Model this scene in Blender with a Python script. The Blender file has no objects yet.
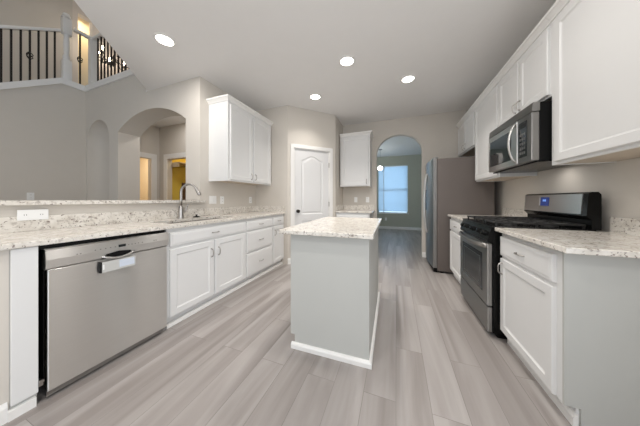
import bpy, bmesh, math, random
from mathutils import Vector, Matrix
random.seed(7)
SC = bpy.context.scene
COL = SC.collection
PI = math.pi
# ------------------------------------------------------------------ camera, world, exposure
FPX, XV, YH, H = 203.0, 396.0, 199.5, 1.14
th = math.atan((XV - 320) / FPX)
cam = bpy.data.cameras.new('camera'); cam_o = bpy.data.objects.new('camera', cam); COL.objects.link(cam_o)
cam.sensor_width = 36; cam.sensor_fit = 'HORIZONTAL'; cam.lens = FPX / 640 * 36
cam.shift_y = -(213 - YH) / 640; cam.clip_start = .02; cam.clip_end = 100
cam_o.location = (0, 0, H); cam_o.rotation_euler = (PI / 2, 0, th)
SC.camera = cam_o
SC.view_settings.view_transform = 'Standard'; SC.view_settings.look = 'None'
SC.view_settings.exposure = -0.36; SC.view_settings.gamma = 1; SC.view_settings.use_curve_mapping = False
SC.cycles.use_denoising = True
SC.cycles.max_bounces = 10; SC.cycles.diffuse_bounces = 6; SC.cycles.sample_clamp_indirect = 4
W = bpy.data.worlds.new('world'); SC.world = W; W.use_nodes = True
W.node_tree.nodes['Background'].inputs[0].default_value = (.55, .75, 1, 1)
W.node_tree.nodes['Background'].inputs[1].default_value = 1.0

def area(name, loc, rot, sx, sy, power, col=(1, 1, 1), shape='RECTANGLE', spread=None):
    l = bpy.data.lights.new(name, 'AREA'); l.shape = shape; l.size = sx
    if shape in ('RECTANGLE', 'ELLIPSE'): l.size_y = sy
    l.energy = power; l.color = col
    if spread: l.spread = spread
    o = bpy.data.objects.new(name, l); COL.objects.link(o); o.location = loc; o.rotation_euler = rot
    return o
WARM = (1, .955, .90); DAY = (.80, .90, 1.0)
# unseen fill lamps added behind the camera (kitchen nook and family room)
area('nook_fill', (-.3, -2.45, 1.4), (PI / 2 + .62, 0, 0), 2.6, 1.7, 44, (1, .985, .96))  # added lamp, tilted up to lift the kitchen ceiling
area('right_side_fill', (1.46, -.65, 1.35), (PI / 2 + .35, 0, PI / 2), 2.0, 1.9, 50, (.97, .985, 1))  # added lamp for an assumed, unseen opening on the right
area('family_fill', (-3.9, -2.45, 2.6), (PI / 2, 0, 0), 2.2, 3.2, 5, (1, .96, .88))  # added lamp brightening the family room
area('daylight_dining', (-.12, 8.62, 1.52), (PI / 2, 0, PI), 1.2, 2.0, 26, (.66, .86, 1))
area('dining_side_fill', (-2.15, 6.4, 1.6), (PI / 2 + .75, 0, -PI / 2), 1.6, 1.6, 50, (.80, .93, 1))  # added lamp brightening the dining room; no window on that wall

# ------------------------------------------------------------------ materials
def nt(m):
    m.use_nodes = True
    return m.node_tree.nodes, m.node_tree.links, m.node_tree.nodes['Principled BSDF']
def mat(name, col, rough=.5, metal=0., noise=0., nscale=8, bump=0., bscale=200, spec=.5, coat=0.):
    m = bpy.data.materials.new(name); n, l, b = nt(m)
    c = (*col, 1)
    b.inputs['Roughness'].default_value = rough; b.inputs['Metallic'].default_value = metal
    b.inputs['Specular IOR Level'].default_value = spec; b.inputs['Coat Weight'].default_value = coat
    tc = n.new('ShaderNodeTexCoord')
    ns = n.new('ShaderNodeTexNoise'); ns.inputs['Scale'].default_value = nscale; ns.inputs['Detail'].default_value = 3
    l.new(tc.outputs['Object'], ns.inputs['Vector'])
    mx = n.new('ShaderNodeMix'); mx.data_type = 'RGBA'
    k = 1 - noise
    mx.inputs[6].default_value = (col[0] * k, col[1] * k, col[2] * k, 1); mx.inputs[7].default_value = c
    l.new(ns.outputs['Fac'], mx.inputs[0]); l.new(mx.outputs[2], b.inputs['Base Color'])
    if bump:
        n2 = n.new('ShaderNodeTexNoise'); n2.inputs['Scale'].default_value = bscale
        l.new(tc.outputs['Object'], n2.inputs['Vector'])
        bp = n.new('ShaderNodeBump'); bp.inputs['Strength'].default_value = bump; bp.inputs['Distance'].default_value = .002
        l.new(n2.outputs['Fac'], bp.inputs['Height']); l.new(bp.outputs[0], b.inputs['Normal'])
    return m
def emis(name, col, s):
    m = bpy.data.materials.new(name); n, l, b = nt(m)
    b.inputs['Base Color'].default_value = (*col, 1)
    b.inputs['Emission Color'].default_value = (*col, 1); b.inputs['Emission Strength'].default_value = s
    return m
M = {}
M['wall'] = mat('greige_wall_paint', (.65, .61, .555), .85, noise=.04, bump=.15, bscale=90)
M['family'] = mat('dimmed_wall_paint', (.52, .485, .43), .85, noise=.04, bump=.15, bscale=90)  # unused; wall paint darkened to stand for weaker light
M['dining'] = mat('daylight_tinted_wall_paint', (.47, .475, .40), .85, noise=.04, bump=.15, bscale=90)  # green-grey daylight cast mixed into the wall colour
M['ceil'] = mat('ceiling_paint', (.84, .83, .82), .9, noise=.03, bump=.2, bscale=120)
M['white'] = mat('white_cabinet_paint', (.76, .76, .755), .38, noise=.02)
M['trim'] = mat('white_trim_paint', (.84, .83, .81), .4, noise=.02)
M['panel'] = mat('light_grey_panel_paint', (.52, .525, .50), .5, noise=.05, nscale=3)
M['nickel'] = mat('brushed_nickel', (.42, .40, .38), .3, 1)
M['bronze'] = mat('dark_iron', (.03, .025, .022), .45, .6)
M['black'] = mat('black_enamel', (.005, .005, .005), .22, noise=.2, spec=.18)
M['blackm'] = mat('black_matte', (.006, .006, .006), .6, spec=.15)
M['iron'] = mat('cast_iron', (.010, .010, .010), .5, .0, bump=.3, bscale=300)
M['glass'] = mat('black_oven_glass', (.008, .010, .012), .06, spec=.45)
M['plate'] = mat('white_outlet_plastic', (.86, .86, .85), .35)
M['door'] = mat('white_door_paint', (.74, .74, .74), .45, noise=.02)
M['brown'] = mat('raw_wood_edge', (.16, .09, .06), .6, noise=.3)
M['under'] = mat('raw_cabinet_underside', (.60, .52, .43), .6, noise=.15)
M['yellow'] = mat('yellow_closet_paint', (.72, .55, .10), .8, noise=.05)
M['cream'] = mat('cream_wall_paint', (.78, .66, .48), .8, noise=.05)
M['pink'] = mat('pale_upstairs_wall_paint', (.74, .68, .62), .8, noise=.03)
M['card'] = mat('grey_card', (.55, .55, .53), .5)
M['cardb'] = mat('pale_blue_label', (.62, .68, .78), .5)
M['lampglass'] = emis('lit_frosted_glass', (1, .97, .9), 14)
M['bulb'] = emis('lit_bulb', (1, .86, .66), 40)
M['display'] = emis('blue_display', (.02, .04, .20), .25)
M['digit'] = emis('display_segment', (.25, .45, 1), .7)
M['led'] = emis('white_dot', (.7, .7, .7), .3)
def steel(name, col, rough, axis, bs=.06):
    m = bpy.data.materials.new(name); n, l, b = nt(m)
    b.inputs['Metallic'].default_value = 1; b.inputs['Roughness'].default_value = rough
    tc = n.new('ShaderNodeTexCoord'); mp = n.new('ShaderNodeMapping'); l.new(tc.outputs['Object'], mp.inputs[0])
    s = [900, 900, 900]; s[axis] = 6
    mp.inputs['Scale'].default_value = s
    ns = n.new('ShaderNodeTexNoise'); ns.inputs['Scale'].default_value = 1; ns.inputs['Detail'].default_value = 2
    l.new(mp.outputs[0], ns.inputs['Vector'])
    mx = n.new('ShaderNodeMix'); mx.data_type = 'RGBA'
    mx.inputs[6].default_value = (col[0] * .9, col[1] * .9, col[2] * .9, 1); mx.inputs[7].default_value = (*col, 1)
    l.new(ns.outputs['Fac'], mx.inputs[0]); l.new(mx.outputs[2], b.inputs['Base Color'])
    bp = n.new('ShaderNodeBump'); bp.inputs['Strength'].default_value = bs; bp.inputs['Distance'].default_value = .0006
    l.new(ns.outputs['Fac'], bp.inputs['Height']); l.new(bp.outputs[0], b.inputs['Normal'])
    b.inputs['Anisotropic'].default_value = 1.0
    tg = n.new('ShaderNodeCombineXYZ'); tg.inputs[2].default_value = 1; l.new(tg.outputs[0], b.inputs['Tangent'])
    return m
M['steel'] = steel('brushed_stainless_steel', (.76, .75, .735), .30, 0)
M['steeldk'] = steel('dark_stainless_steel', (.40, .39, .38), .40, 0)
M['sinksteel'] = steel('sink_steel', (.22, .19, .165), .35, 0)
M['fridgeside'] = mat('grey_brown_fridge_side', (.13, .11, .10), .42, .2, bump=.3, bscale=500)
def granite():
    m = bpy.data.materials.new('speckled_white_granite'); n, l, b = nt(m)
    b.inputs['Roughness'].default_value = .16
    tc = n.new('ShaderNodeTexCoord')
    def noise(sc, det=4, rough=.6):
        x = n.new('ShaderNodeTexNoise'); x.inputs['Scale'].default_value = sc; x.inputs['Detail'].default_value = det
        x.inputs['Roughness'].default_value = rough; l.new(tc.outputs['Object'], x.inputs['Vector']); return x
    def ramp(src, a, b_, ca, cb):
        r = n.new('ShaderNodeValToRGB'); r.color_ramp.elements[0].position = a; r.color_ramp.elements[1].position = b_
        r.color_ramp.elements[0].color = ca; r.color_ramp.elements[1].color = cb; l.new(src, r.inputs[0]); return r
    def mix(a, col, fac):
        x = n.new('ShaderNodeMix'); x.data_type = 'RGBA'; l.new(a, x.inputs[6]); x.inputs[7].default_value = col; l.new(fac, x.inputs[0]); return x
    base = ramp(noise(14).outputs['Fac'], .35, .68, (.66, .62, .56, 1), (.80, .77, .72, 1))
    g = ramp(noise(30, 3).outputs['Fac'], .54, .66, (0, 0, 0, 1), (.75, .75, .75, 1))
    c1 = mix(base.outputs[0], (.42, .38, .34, 1), g.outputs[0])
    g2 = ramp(noise(62, 2).outputs['Fac'], .61, .66, (0, 0, 0, 1), (.85, .85, .85, 1))
    c2 = mix(c1.outputs[2], (.18, .14, .12, 1), g2.outputs[0])
    v = n.new('ShaderNodeTexVoronoi'); v.inputs['Scale'].default_value = 42; l.new(tc.outputs['Object'], v.inputs['Vector'])
    g3 = ramp(v.outputs['Distance'], .16, .24, (.75, .75, .75, 1), (0, 0, 0, 1))
    mk = ramp(noise(9, 2).outputs['Fac'], .53, .66, (0, 0, 0, 1), (.9, .9, .9, 1))
    mu = n.new('ShaderNodeMath'); mu.operation = 'MULTIPLY'; l.new(g3.outputs[0], mu.inputs[0]); l.new(mk.outputs[0], mu.inputs[1])
    c3 = mix(c2.outputs[2], (.18, .14, .12, 1), mu.outputs[0])
    l.new(c3.outputs[2], b.inputs['Base Color'])
    return m
M['granite'] = granite()
def planks():
    m = bpy.data.materials.new('grey_oak_vinyl_plank'); n, l, b = nt(m)
    b.inputs['Roughness'].default_value = .38
    tc = n.new('ShaderNodeTexCoord')
    mp = n.new('ShaderNodeMapping'); mp.inputs['Rotation'].default_value = (0, 0, PI / 2); l.new(tc.outputs['Object'], mp.inputs[0])
    br = n.new('ShaderNodeTexBrick'); l.new(mp.outputs[0], br.inputs['Vector'])
    br.inputs['Scale'].default_value = 1; br.inputs['Brick Width'].default_value = 1.22; br.inputs['Row Height'].default_value = .18
    br.inputs['Mortar Size'].default_value = .0013; br.inputs['Mortar Smooth'].default_value = .3; br.offset = .37
    br.inputs['Color1'].default_value = (.325, .30, .287, 1); br.inputs['Color2'].default_value = (.375, .35, .337, 1)
    br.inputs['Mortar'].default_value = (.20, .18, .17, 1); br.inputs['Bias'].default_value = 0
    mp2 = n.new('ShaderNodeMapping'); mp2.inputs['Scale'].default_value = (5.5, .38, 1); l.new(tc.outputs['Object'], mp2.inputs[0])
    ns = n.new('ShaderNodeTexNoise'); ns.inputs['Scale'].default_value = 1.3; ns.inputs['Detail'].default_value = 6; ns.inputs['Distortion'].default_value = .8
    # shift the grain per plank
    ad = n.new('ShaderNodeVectorMath'); ad.operation = 'ADD'; sc = n.new('ShaderNodeVectorMath'); sc.operation = 'SCALE'; sc.inputs['Scale'].default_value = 40
    l.new(br.outputs['Color'], sc.inputs[0]); l.new(mp2.outputs[0], ad.inputs[0]); l.new(sc.outputs[0], ad.inputs[1]); l.new(ad.outputs[0], ns.inputs['Vector'])
    r = n.new('ShaderNodeValToRGB'); r.color_ramp.elements[0].position = .32; r.color_ramp.elements[1].position = .68
    r.color_ramp.elements[0].color = (.70, .67, .65, 1); r.color_ramp.elements[1].color = (1.16, 1.16, 1.16, 1); l.new(ns.outputs['Fac'], r.inputs[0])
    mx = n.new('ShaderNodeMix'); mx.data_type = 'RGBA'; mx.blend_type = 'MULTIPLY'; mx.inputs[0].default_value = 1
    l.new(br.outputs['Color'], mx.inputs[6]); l.new(r.outputs[0], mx.inputs[7]); l.new(mx.outputs[2], b.inputs['Base Color'])
    bp = n.new('ShaderNodeBump'); bp.inputs['Strength'].default_value = .15; bp.inputs['Distance'].default_value = .002
    l.new(ns.outputs['Fac'], bp.inputs['Height']); l.new(bp.outputs[0], b.inputs['Normal'])
    return m
M['floor'] = planks()
def blindmat():
    m = bpy.data.materials.new('white_blind_slats'); n, l, b = nt(m)
    b.inputs['Base Color'].default_value = (.72, .80, .86, 1); b.inputs['Roughness'].default_value = .5
    tr = n.new('ShaderNodeBsdfTranslucent'); tr.inputs[0].default_value = (.8, .88, .95, 1)
    mx = n.new('ShaderNodeMixShader'); mx.inputs[0].default_value = .5
    l.new(b.outputs[0], mx.inputs[1]); l.new(tr.outputs[0], mx.inputs[2]); l.new(mx.outputs[0], n['Material Output'].inputs[0])
    return m
M['blind'] = blindmat()

# ------------------------------------------------------------------ mesh helpers
class MB:
    def __init__(s): s.bm = bmesh.new()
    def box(s, x0, x1, y0, y1, z0, z1, bev=0, seg=2):
        r = bmesh.ops.create_cube(s.bm, size=1)
        vs = r['verts']
        for v in vs:
            v.co.x = x0 if v.co.x < 0 else x1; v.co.y = y0 if v.co.y < 0 else y1; v.co.z = z0 if v.co.z < 0 else z1
        if bev:
            es = {e for v in vs for e in v.link_edges}
            bmesh.ops.bevel(s.bm, geom=list(es), offset=bev, segments=seg, profile=.5, affect='EDGES', clamp_overlap=True)
        return s
    def cyl(s, p, axis, r0, r1, h, n=20):      # from p along axis
        a = Vector(axis).normalized(); R = a.to_track_quat('Z', 'Y').to_matrix().to_4x4()
        bmesh.ops.create_cone(s.bm, cap_ends=True, segments=n, radius1=r0, radius2=r1, depth=h,
                              matrix=Matrix.Translation(Vector(p) + a * h / 2) @ R)
        return s
    def lathe(s, prof, p=(0, 0, 0), n=24, rot=None):
        mt = Matrix.Translation(p) @ (rot.to_4x4() if rot else Matrix.Identity(4))
        rings = []
        for r, z in prof:
            if r < 1e-5: rings.append([s.bm.verts.new(mt @ Vector((0, 0, z)))])
            else: rings.append([s.bm.verts.new(mt @ Vector((r * math.cos(2 * PI * i / n), r * math.sin(2 * PI * i / n), z))) for i in range(n)])
        for a, b in zip(rings, rings[1:]):
            for i in range(n):
                j = (i + 1) % n
                q = [a[i % len(a)], a[j % len(a)], b[j % len(b)], b[i % len(b)]]
                u = []
                [u.append(x) for x in q if x not in u]
                if len(u) > 2:
                    try: s.bm.faces.new(u)
                    except ValueError: pass
        return s
    def tube(s, pts, r, n=10, flat=1.0, closed=False, up=None):
        pts = [Vector(p) for p in pts]; rings = []
        N = len(pts); rr = r if isinstance(r, (list, tuple)) else [r] * N
        prev = None
        for i, p in enumerate(pts):
            d = (pts[min(i + 1, N - 1)] - pts[max(i - 1, 0)]).normalized()
            if prev is None:
                u = Vector(up) if up else (Vector((0, 0, 1)) if abs(d.z) < .9 else Vector((1, 0, 0)))
            else: u = prev
            u = (u - d * u.dot(d)).normalized(); w = d.cross(u); prev = u
            rings.append([s.bm.verts.new(p + u * rr[i] * math.cos(2 * PI * k / n) + w * rr[i] * flat * math.sin(2 * PI * k / n)) for k in range(n)])
        for a, b in zip(rings, rings[1:]):
            for k in range(n): s.bm.faces.new((a[k], a[(k + 1) % n], b[(k + 1) % n], b[k]))
        s.bm.faces.new(rings[0][::-1]); s.bm.faces.new(rings[-1])
        return s
    def prism(s, poly, f, a, b):               # f(u, v, t) -> xyz, extruded between t=a and t=b
        A = [s.bm.verts.new(f(u, v, a)) for u, v in poly]; B = [s.bm.verts.new(f(u, v, b)) for u, v in poly]
        n = len(poly)
        s.bm.faces.new(A); s.bm.faces.new(B[::-1])
        for i in range(n): s.bm.faces.new((A[i], B[i], B[(i + 1) % n], A[(i + 1) % n]))
        return s
    def cells(s, xs, ys, z0, z1, skip=()):     # slab of grid cells with holes
        T, Bm = {}, {}
        for i, x in enumerate(xs):
            for j, y in enumerate(ys): T[i, j] = s.bm.verts.new((x, y, z1)); Bm[i, j] = s.bm.verts.new((x, y, z0))
        on = {(i, j) for i in range(len(xs) - 1) for j in range(len(ys) - 1)} - set(skip)
        for i, j in on:
            s.bm.faces.new((T[i, j], T[i + 1, j], T[i + 1, j + 1], T[i, j + 1]))
            s.bm.faces.new((Bm[i, j], Bm[i, j + 1], Bm[i + 1, j + 1], Bm[i + 1, j]))
            for (di, dj, a, b) in ((-1, 0, (i, j + 1), (i, j)), (1, 0, (i + 1, j), (i + 1, j + 1)), (0, -1, (i, j), (i + 1, j)), (0, 1, (i + 1, j + 1), (i, j + 1))):
                if (i + di, j + dj) not in on: s.bm.faces.new((T[a], Bm[a], Bm[b], T[b]))
        return s
    def sweep(s, path, prof, z=0, closed=False): # profile (outward offset, z); outward is to the right of travel
        P = [Vector(p) for p in path]; rings = []
        n = len(P)
        for i, p in enumerate(P):
            ds = []
            if i > 0 or closed: ds.append((P[i] - P[i - 1]).normalized())
            if i < n - 1 or closed: ds.append((P[(i + 1) % n] - P[i]).normalized())
            ns = [Vector((d.y, -d.x)) for d in ds]
            m = sum(ns, Vector((0, 0))); m.normalize(); k = 1 / max(.3, m.dot(ns[0])); m = m * k
            rings.append([s.bm.verts.new((p.x + m.x * o, p.y + m.y * o, z + h)) for o, h in prof])
        q = len(prof)
        for i in range(n if closed else n - 1):
            a, b = rings[i], rings[(i + 1) % n]
            for k in range(q): s.bm.faces.new((a[k], b[k], b[(k + 1) % q], a[(k + 1) % q]))
        if not closed: s.bm.faces.new(rings[0][::-1]); s.bm.faces.new(rings[-1])
        return s
    def panel(s, x0, x1, z0, z1, yb, t, fw=.055, rec=.008, arch=0):  # door slab with recessed centre; front faces -y
        yf = yb - t; e = .004
        def loop(i, y): return [s.bm.verts.new(c) for c in ((x0 + i, y, z0 + i), (x1 - i, y, z0 + i), (x1 - i, y, z1 - i), (x0 + i, y, z1 - i))]
        L = [loop(0, yb), loop(0, yf + e), loop(e, yf), loop(fw, yf), loop(fw + .004, yf + rec * .5), loop(fw + .012, yf + rec)]
        s.bm.faces.new(L[0][::-1])
        for a, b in zip(L, L[1:]):
            for k in range(4): s.bm.faces.new((a[k], a[(k + 1) % 4], b[(k + 1) % 4], b[k]))
        s.bm.faces.new(L[-1])
        return s
    def xf(s, mt): bmesh.ops.transform(s.bm, matrix=mt, verts=s.bm.verts[:]); return s
    def build(s, name, m, parent=None, smooth=False, **kw):
        bmesh.ops.recalc_face_normals(s.bm, faces=s.bm.faces[:])
        me = bpy.data.meshes.new(name); s.bm.to_mesh(me); s.bm.free()
        ms = m if isinstance(m, (list, tuple)) else [m]
        for x in ms: me.materials.append(M[x] if isinstance(x, str) else x)
        if smooth:
            me.shade_smooth()
            if smooth is True:
                try: me.set_sharp_from_angle(angle=R(38))
                except Exception: pass
        o = bpy.data.objects.new(name, me); COL.objects.link(o)
        if parent: o.parent = parent
        for k, v in kw.items(): o[k] = v
        return o
def R(d): return d * PI / 180
def thing(name, label, cat, loc=(0, 0, 0), rz=0, group=None):
    o = bpy.data.objects.new(name, None); COL.objects.link(o); o.empty_display_size = .1
    o.location = loc; o.rotation_euler = (0, 0, rz); o['label'] = label; o['category'] = cat
    if group: o['group'] = group
    return o
def tag(o, label, cat, group=None):
    o['label'] = label; o['category'] = cat
    if group: o['group'] = group
    return o
def struct(mb, name, m, parent=None, **k):
    o = mb.build(name, m, parent, **k)
    if parent is None: o['kind'] = 'structure'
    return o
TOWARD_XP, TOWARD_XM, TOWARD_YM = PI / 2, -PI / 2, 0   # which way a unit's front faces

# ================================================================== SETTING
CZ = 2.8
WL, WR, WB = -2.47, 1.42, 4.47
struct(MB().box(-8.2, 2.6, -2.8, 9.0, -.06, 0), 'floor', 'floor')
# kitchen ceiling, cut away diagonally over the family room
CP = [(WR + .1, -2.6), (WR + .1, WB + .12), (-2.6, WB + .12), (-2.6, 2.30), (-3.60, 2.30), (-3.60, 1.985), (-3.56, 1.985), (-2.50, .85), (-2.50, -2.6)]
struct(MB().prism(CP, lambda u, v, t: (u, v, t), CZ, CZ + .34), 'ceiling', 'ceil')
w = MB().cells([-2.6, -1.7, .4, WB + .12], [0, .2, 2.35, CZ], 0, .12, [(1, 1)])
struct(w.xf(Matrix(((0, 0, 1, WR), (1, 0, 0, 0), (0, 1, 0, 0), (0, 0, 0, 1)))), 'wall_right', 'wall')
def arch_pts(x0, x1, zs, zp, n=24):            # elliptical / segmental head from right to left
    c = (x0 + x1) / 2; w = (x1 - x0) / 2; rise = zp - zs
    return [(c + w * math.cos(PI * i / n), zs + rise * math.sin(PI * i / n)) for i in range(n + 1)]
def seg_pts(x0, x1, zs, zp, n=24):             # circular segment
    c = (x0 + x1) / 2; w = (x1 - x0) / 2; h = zp - zs; rad = (w * w + h * h) / (2 * h); zc = zp - rad; a = math.asin(w / rad)
    return [(c + rad * math.sin(a - 2 * a * i / n), zc + rad * math.cos(a - 2 * a * i / n)) for i in range(n + 1)]
# back wall with the arched opening
ax0, ax1 = -.385, .485
A = arch_pts(ax0, ax1, 2.10, 2.475)
poly = [(-1.2, 0), (-1.2, CZ), (WR + .1, CZ), (WR + .1, 0), (ax1, 0)] + A + [(ax0, 0)]
struct(MB().prism(poly, lambda u, v, t: (u, t, v), WB, WB + .12), 'wall_back', 'wall')
# pantry walls: short return, diagonal, return to the back wall
P1, P2 = (-1.79, 3.15), (-1.12, 3.84)
struct(MB().box(-2.6, P1[0], 3.15, 3.25, 0, CZ), 'wall_pantry_side', 'wall')
struct(MB().box(-1.22, P2[0], 3.86, WB + .02, 0, CZ), 'wall_pantry_return', 'wall')
dgl = math.hypot(P2[0] - P1[0], P2[1] - P1[1]); dga = math.atan2(P2[1] - P1[1], P2[0] - P1[0])
D = Matrix.Translation((P1[0], P1[1], 0)) @ Matrix.Rotation(dga, 4, 'Z')
ox0, ox1, oz = .118, .835, 2.065
struct(MB().prism([(0, 0), (0, CZ), (dgl, CZ), (dgl, 0), (ox1, 0), (ox1, oz), (ox0, oz), (ox0, 0)], lambda u, v, t: (u, t, v), 0, .1).xf(D), 'wall_pantry_door', 'wall')
# pantry door casing
cas = MB()
cas.box(ox0 - .065, ox0, -.018, 0, 0, oz, .004).box(ox1, ox1 + .065, -.018, 0, 0, oz, .004).box(ox0 - .065, ox1 + .065, -.018, 0, oz, oz + .065, .004)
cas.box(ox0, ox0 + .015, 0, .1, 0, oz).box(ox1 - .015, ox1, 0, .1, 0, oz).box(ox0, ox1, 0, .1, oz - .015, oz)
struct(cas.xf(D), 'trim_1', 'trim')
# pantry door with arched top panel
pd = MB()
a0, a1 = ox0 + .018, ox1 - .018; t0 = .012
def dloop(mb, inset, y, lo, hi, peak):
    x0, x1 = a0 + .125 + inset, a1 - .125 - inset; z0, z1 = lo + inset, hi - inset
    pts = [(x0, z0), (x1, z0), (x1, z1)]
    if peak:
        c = (x0 + x1) / 2; w = (x1 - x0) / 2
        for i in range(1, 16):
            q = i / 16; s_ = .5 - .5 * math.cos(2 * PI * q)
            pts.append((x1 - q * (x1 - x0), z1 + peak * (s_ ** .8)))
    pts.append((x0, z1))
    return [mb.bm.verts.new((u, y, v)) for u, v in pts]
def dpanel(mb, lo, hi, peak):
    Ls = [dloop(mb, 0, t0, lo, hi, peak), dloop(mb, .012, t0 + .009, lo, hi, peak), dloop(mb, .028, t0 + .009, lo, hi, peak), dloop(mb, .05, t0 + .002, lo, hi, peak)]
    for a, b in zip(Ls, Ls[1:]):
        n = len(a)
        for k in range(n): mb.bm.faces.new((a[k], a[(k + 1) % n], b[(k + 1) % n], b[k]))
    mb.bm.faces.new(Ls[-1]); return Ls[0]
# front skin built with the panel outlines as holes
top = dpanel(pd, .87, 1.86, .085); bot = dpanel(pd, .20, .75, 0)
O = [pd.bm.verts.new((u, t0, v)) for u, v in ((a0, .012), (a1, .012), (a1, oz - .018), (a0, oz - .018))]
Ob = [pd.bm.verts.new((v.co.x, .045, v.co.z)) for v in O]
pd.bm.faces.new(Ob[::-1])
for k in range(4): pd.bm.faces.new((O[k], Ob[k], Ob[(k + 1) % 4], O[(k + 1) % 4]))
es = []
for loop in (O, top, bot):
    for k in range(len(loop)):
        e = pd.bm.edges.get((loop[k], loop[(k + 1) % len(loop)])) or pd.bm.edges.new((loop[k], loop[(k + 1) % len(loop)])); es.append(e)
bmesh.ops.triangle_fill(pd.bm, use_beauty=True, use_dissolve=False, edges=es)
pdo = struct(pd.xf(D), 'door_1', 'door')
kn = MB().cyl((a0 + .055, t0, .93), (0, -1, 0), .028, .026, .008).cyl((a0 + .055, t0 - .006, .93), (0, -1, 0), .011, .011, .03)
kn.lathe([(0, -.03), (.018, -.028), (.029, -.012), (.029, .006), (.016, .02), (0, .022)], (a0 + .055, t0 - .05, .93), 20, Matrix.Rotation(PI / 2, 3, 'X'))
kn.xf(D).build('door_knob', 'bronze', pdo, True)
hg = MB()
for z in (.25, 1.05, 1.80): hg.cyl((a1 + .006, -.004, z - .045), (0, 0, 1), .007, .007, .09, 10)
hg.xf(D).build('hinge', 'nickel', pdo)
# left wall of the kitchen, beyond the raised bar
struct(MB().box(WL - .13, WL, 1.99, 3.2, 0, CZ), 'wall_left', 'wall')
# knee wall below the raised bar
struct(MB().box(WL - .13, WL, .0, 1.99, 0, 1.10), 'wall_bar', 'wall')
struct(MB().box(WL, -1.872, .30, .419, 0, .883), 'wall_bar_end', 'wall')
# arched wall of the family room with arched opening and niche
gx0, gx1 = -4.345, -2.74
gz = 3.12
An = seg_pts(gx0, gx1, 2.27, 2.525)
SX = -5.35
nx0, nx1, nzs = -5.30, -4.60, 2.20
# front face built with the niche half-round as a hole in the slab
mbw = MB()
Aw = arch_pts(nx0, nx1, nzs, nzs + .35, 20)
polyw = [(SX - .1, 0), (SX - .1, gz), (-3.50, gz), (-3.50, CZ), (WL - .13, CZ), (WL - .13, 0), (gx1, 0)] + An + [(gx0, 0), (nx1, 0)] + Aw + [(nx0, 0)]
mbw.prism(polyw, lambda u, v, t: (u, t, v), 1.99, 2.30)
struct(mbw, 'wall_arch', 'wall')
# niche lining: half cylinder with quarter-sphere head, and its sill
nl = MB(); nr = .35; ncx = (nx0 + nx1) / 2; rows = []
def npt(a, b): return (ncx + nr * math.cos(a) * math.cos(b), 1.992 + .29 * math.sin(a) * math.cos(b), nzs + nr * math.sin(b))
for b in [None] + [PI / 2 * i / 10 for i in range(10)]:
    rows.append([nl.bm.verts.new((ncx + nr * math.cos(PI * i / 20), 1.992 + .29 * math.sin(PI * i / 20), .9) if b is None else npt(PI * i / 20, b)) for i in range(21)])
for a, b in zip(rows, rows[1:]):
    for i in range(20): nl.bm.faces.new((a[i], a[i + 1], b[i + 1], b[i]))
tp = nl.bm.verts.new((ncx, 1.992, nzs + nr))
for i in range(20): nl.bm.faces.new((rows[-1][i], rows[-1][i + 1], tp))
o = nl.build('wall_niche', 'wall', None, 'all'); o['kind'] = 'structure'
struct(MB().box(nx0, nx1, 1.985, 2.29, 0, .9), 'trim_2', 'wall')
# stair side wall with a sloping top
def stz(y): return gz if y > 1.70 else gz - (1.70 - y) * .69
struct(MB().prism([(-2.6, 0), (-2.6, stz(-2.6)), (1.70, gz), (1.99, gz), (1.99, 0)], lambda u, v, t: (t, u, v), SX - .12, SX), 'wall_stair', 'wall')
# white caps along stair, landing and balcony
cap = [(-.14, 0), (.012, 0), (.012, .055), (.03, .06), (.03, .085), (-.155, .085), (-.155, .06), (-.14, .055)]
mbc = MB()
mbc.prism([(-2.6, stz(-2.6)), (1.70, gz), (1.70, gz + .10), (-2.6, stz(-2.6) + .10)], lambda u, v, t: (t, u, v), SX - .14, SX + .025)
mbc.box(SX - .14, SX + .025, 1.70, 1.965, gz, gz + .10, .004)
mbc.box(SX - .14, -3.52, 1.965, 2.32, gz, gz + .10, .004)
struct(mbc, 'trim_3', 'trim')
struct(MB().box(-3.50 - .1, -3.5, 1.9, 2.3, CZ + .34, gz + .01), 'trim_4', 'trim')
# upper floor: hall slab, stairwell wall, hall walls, tall ceiling
struct(MB().box(-6.5, -3.6, 2.30, 3.70, 2.86, 3.12), 'floor_upper', 'floor')
struct(MB().box(-6.6, -6.45, -2.6, 2.20, 0, 5.6), 'wall_stairwell', 'wall')
struct(MB().cells([0, .08, .30, 1.5], [3.12, 5.18, 5.60], 0, .12, [(1, 0)]).xf(Matrix(((0, 0, -1, -6.45), (1, 0, 0, 2.20), (0, 1, 0, 0), (0, 0, 0, 1)))), 'wall_upper_hall', 'pink')
struct(MB().box(-7.3, -7.2, 2.0, 3.2, 3.12, 5.6), 'wall_upper_room', 'cream')
struct(MB().box(-7.2, -6.5, 2.1, 2.9, 3.04, 3.12), 'floor_upper_room', 'floor')
struct(MB().box(-6.6, -2.2, 3.70, 3.8, 3.12, 5.6), 'wall_upper_back', 'pink')
struct(MB().box(-7.4, 1.6, -2.8, 3.8, 5.6, 5.7), 'ceiling_family', 'ceil')
struct(MB().box(-2.6, -2.48, -2.6, .80, CZ + .34, 5.6), 'wall_upper_east', 'wall')
struct(MB().box(-2.6, -2.48, 2.30, 3.8, CZ + .34, 5.6), 'wall_upper_north', 'wall')
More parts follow.
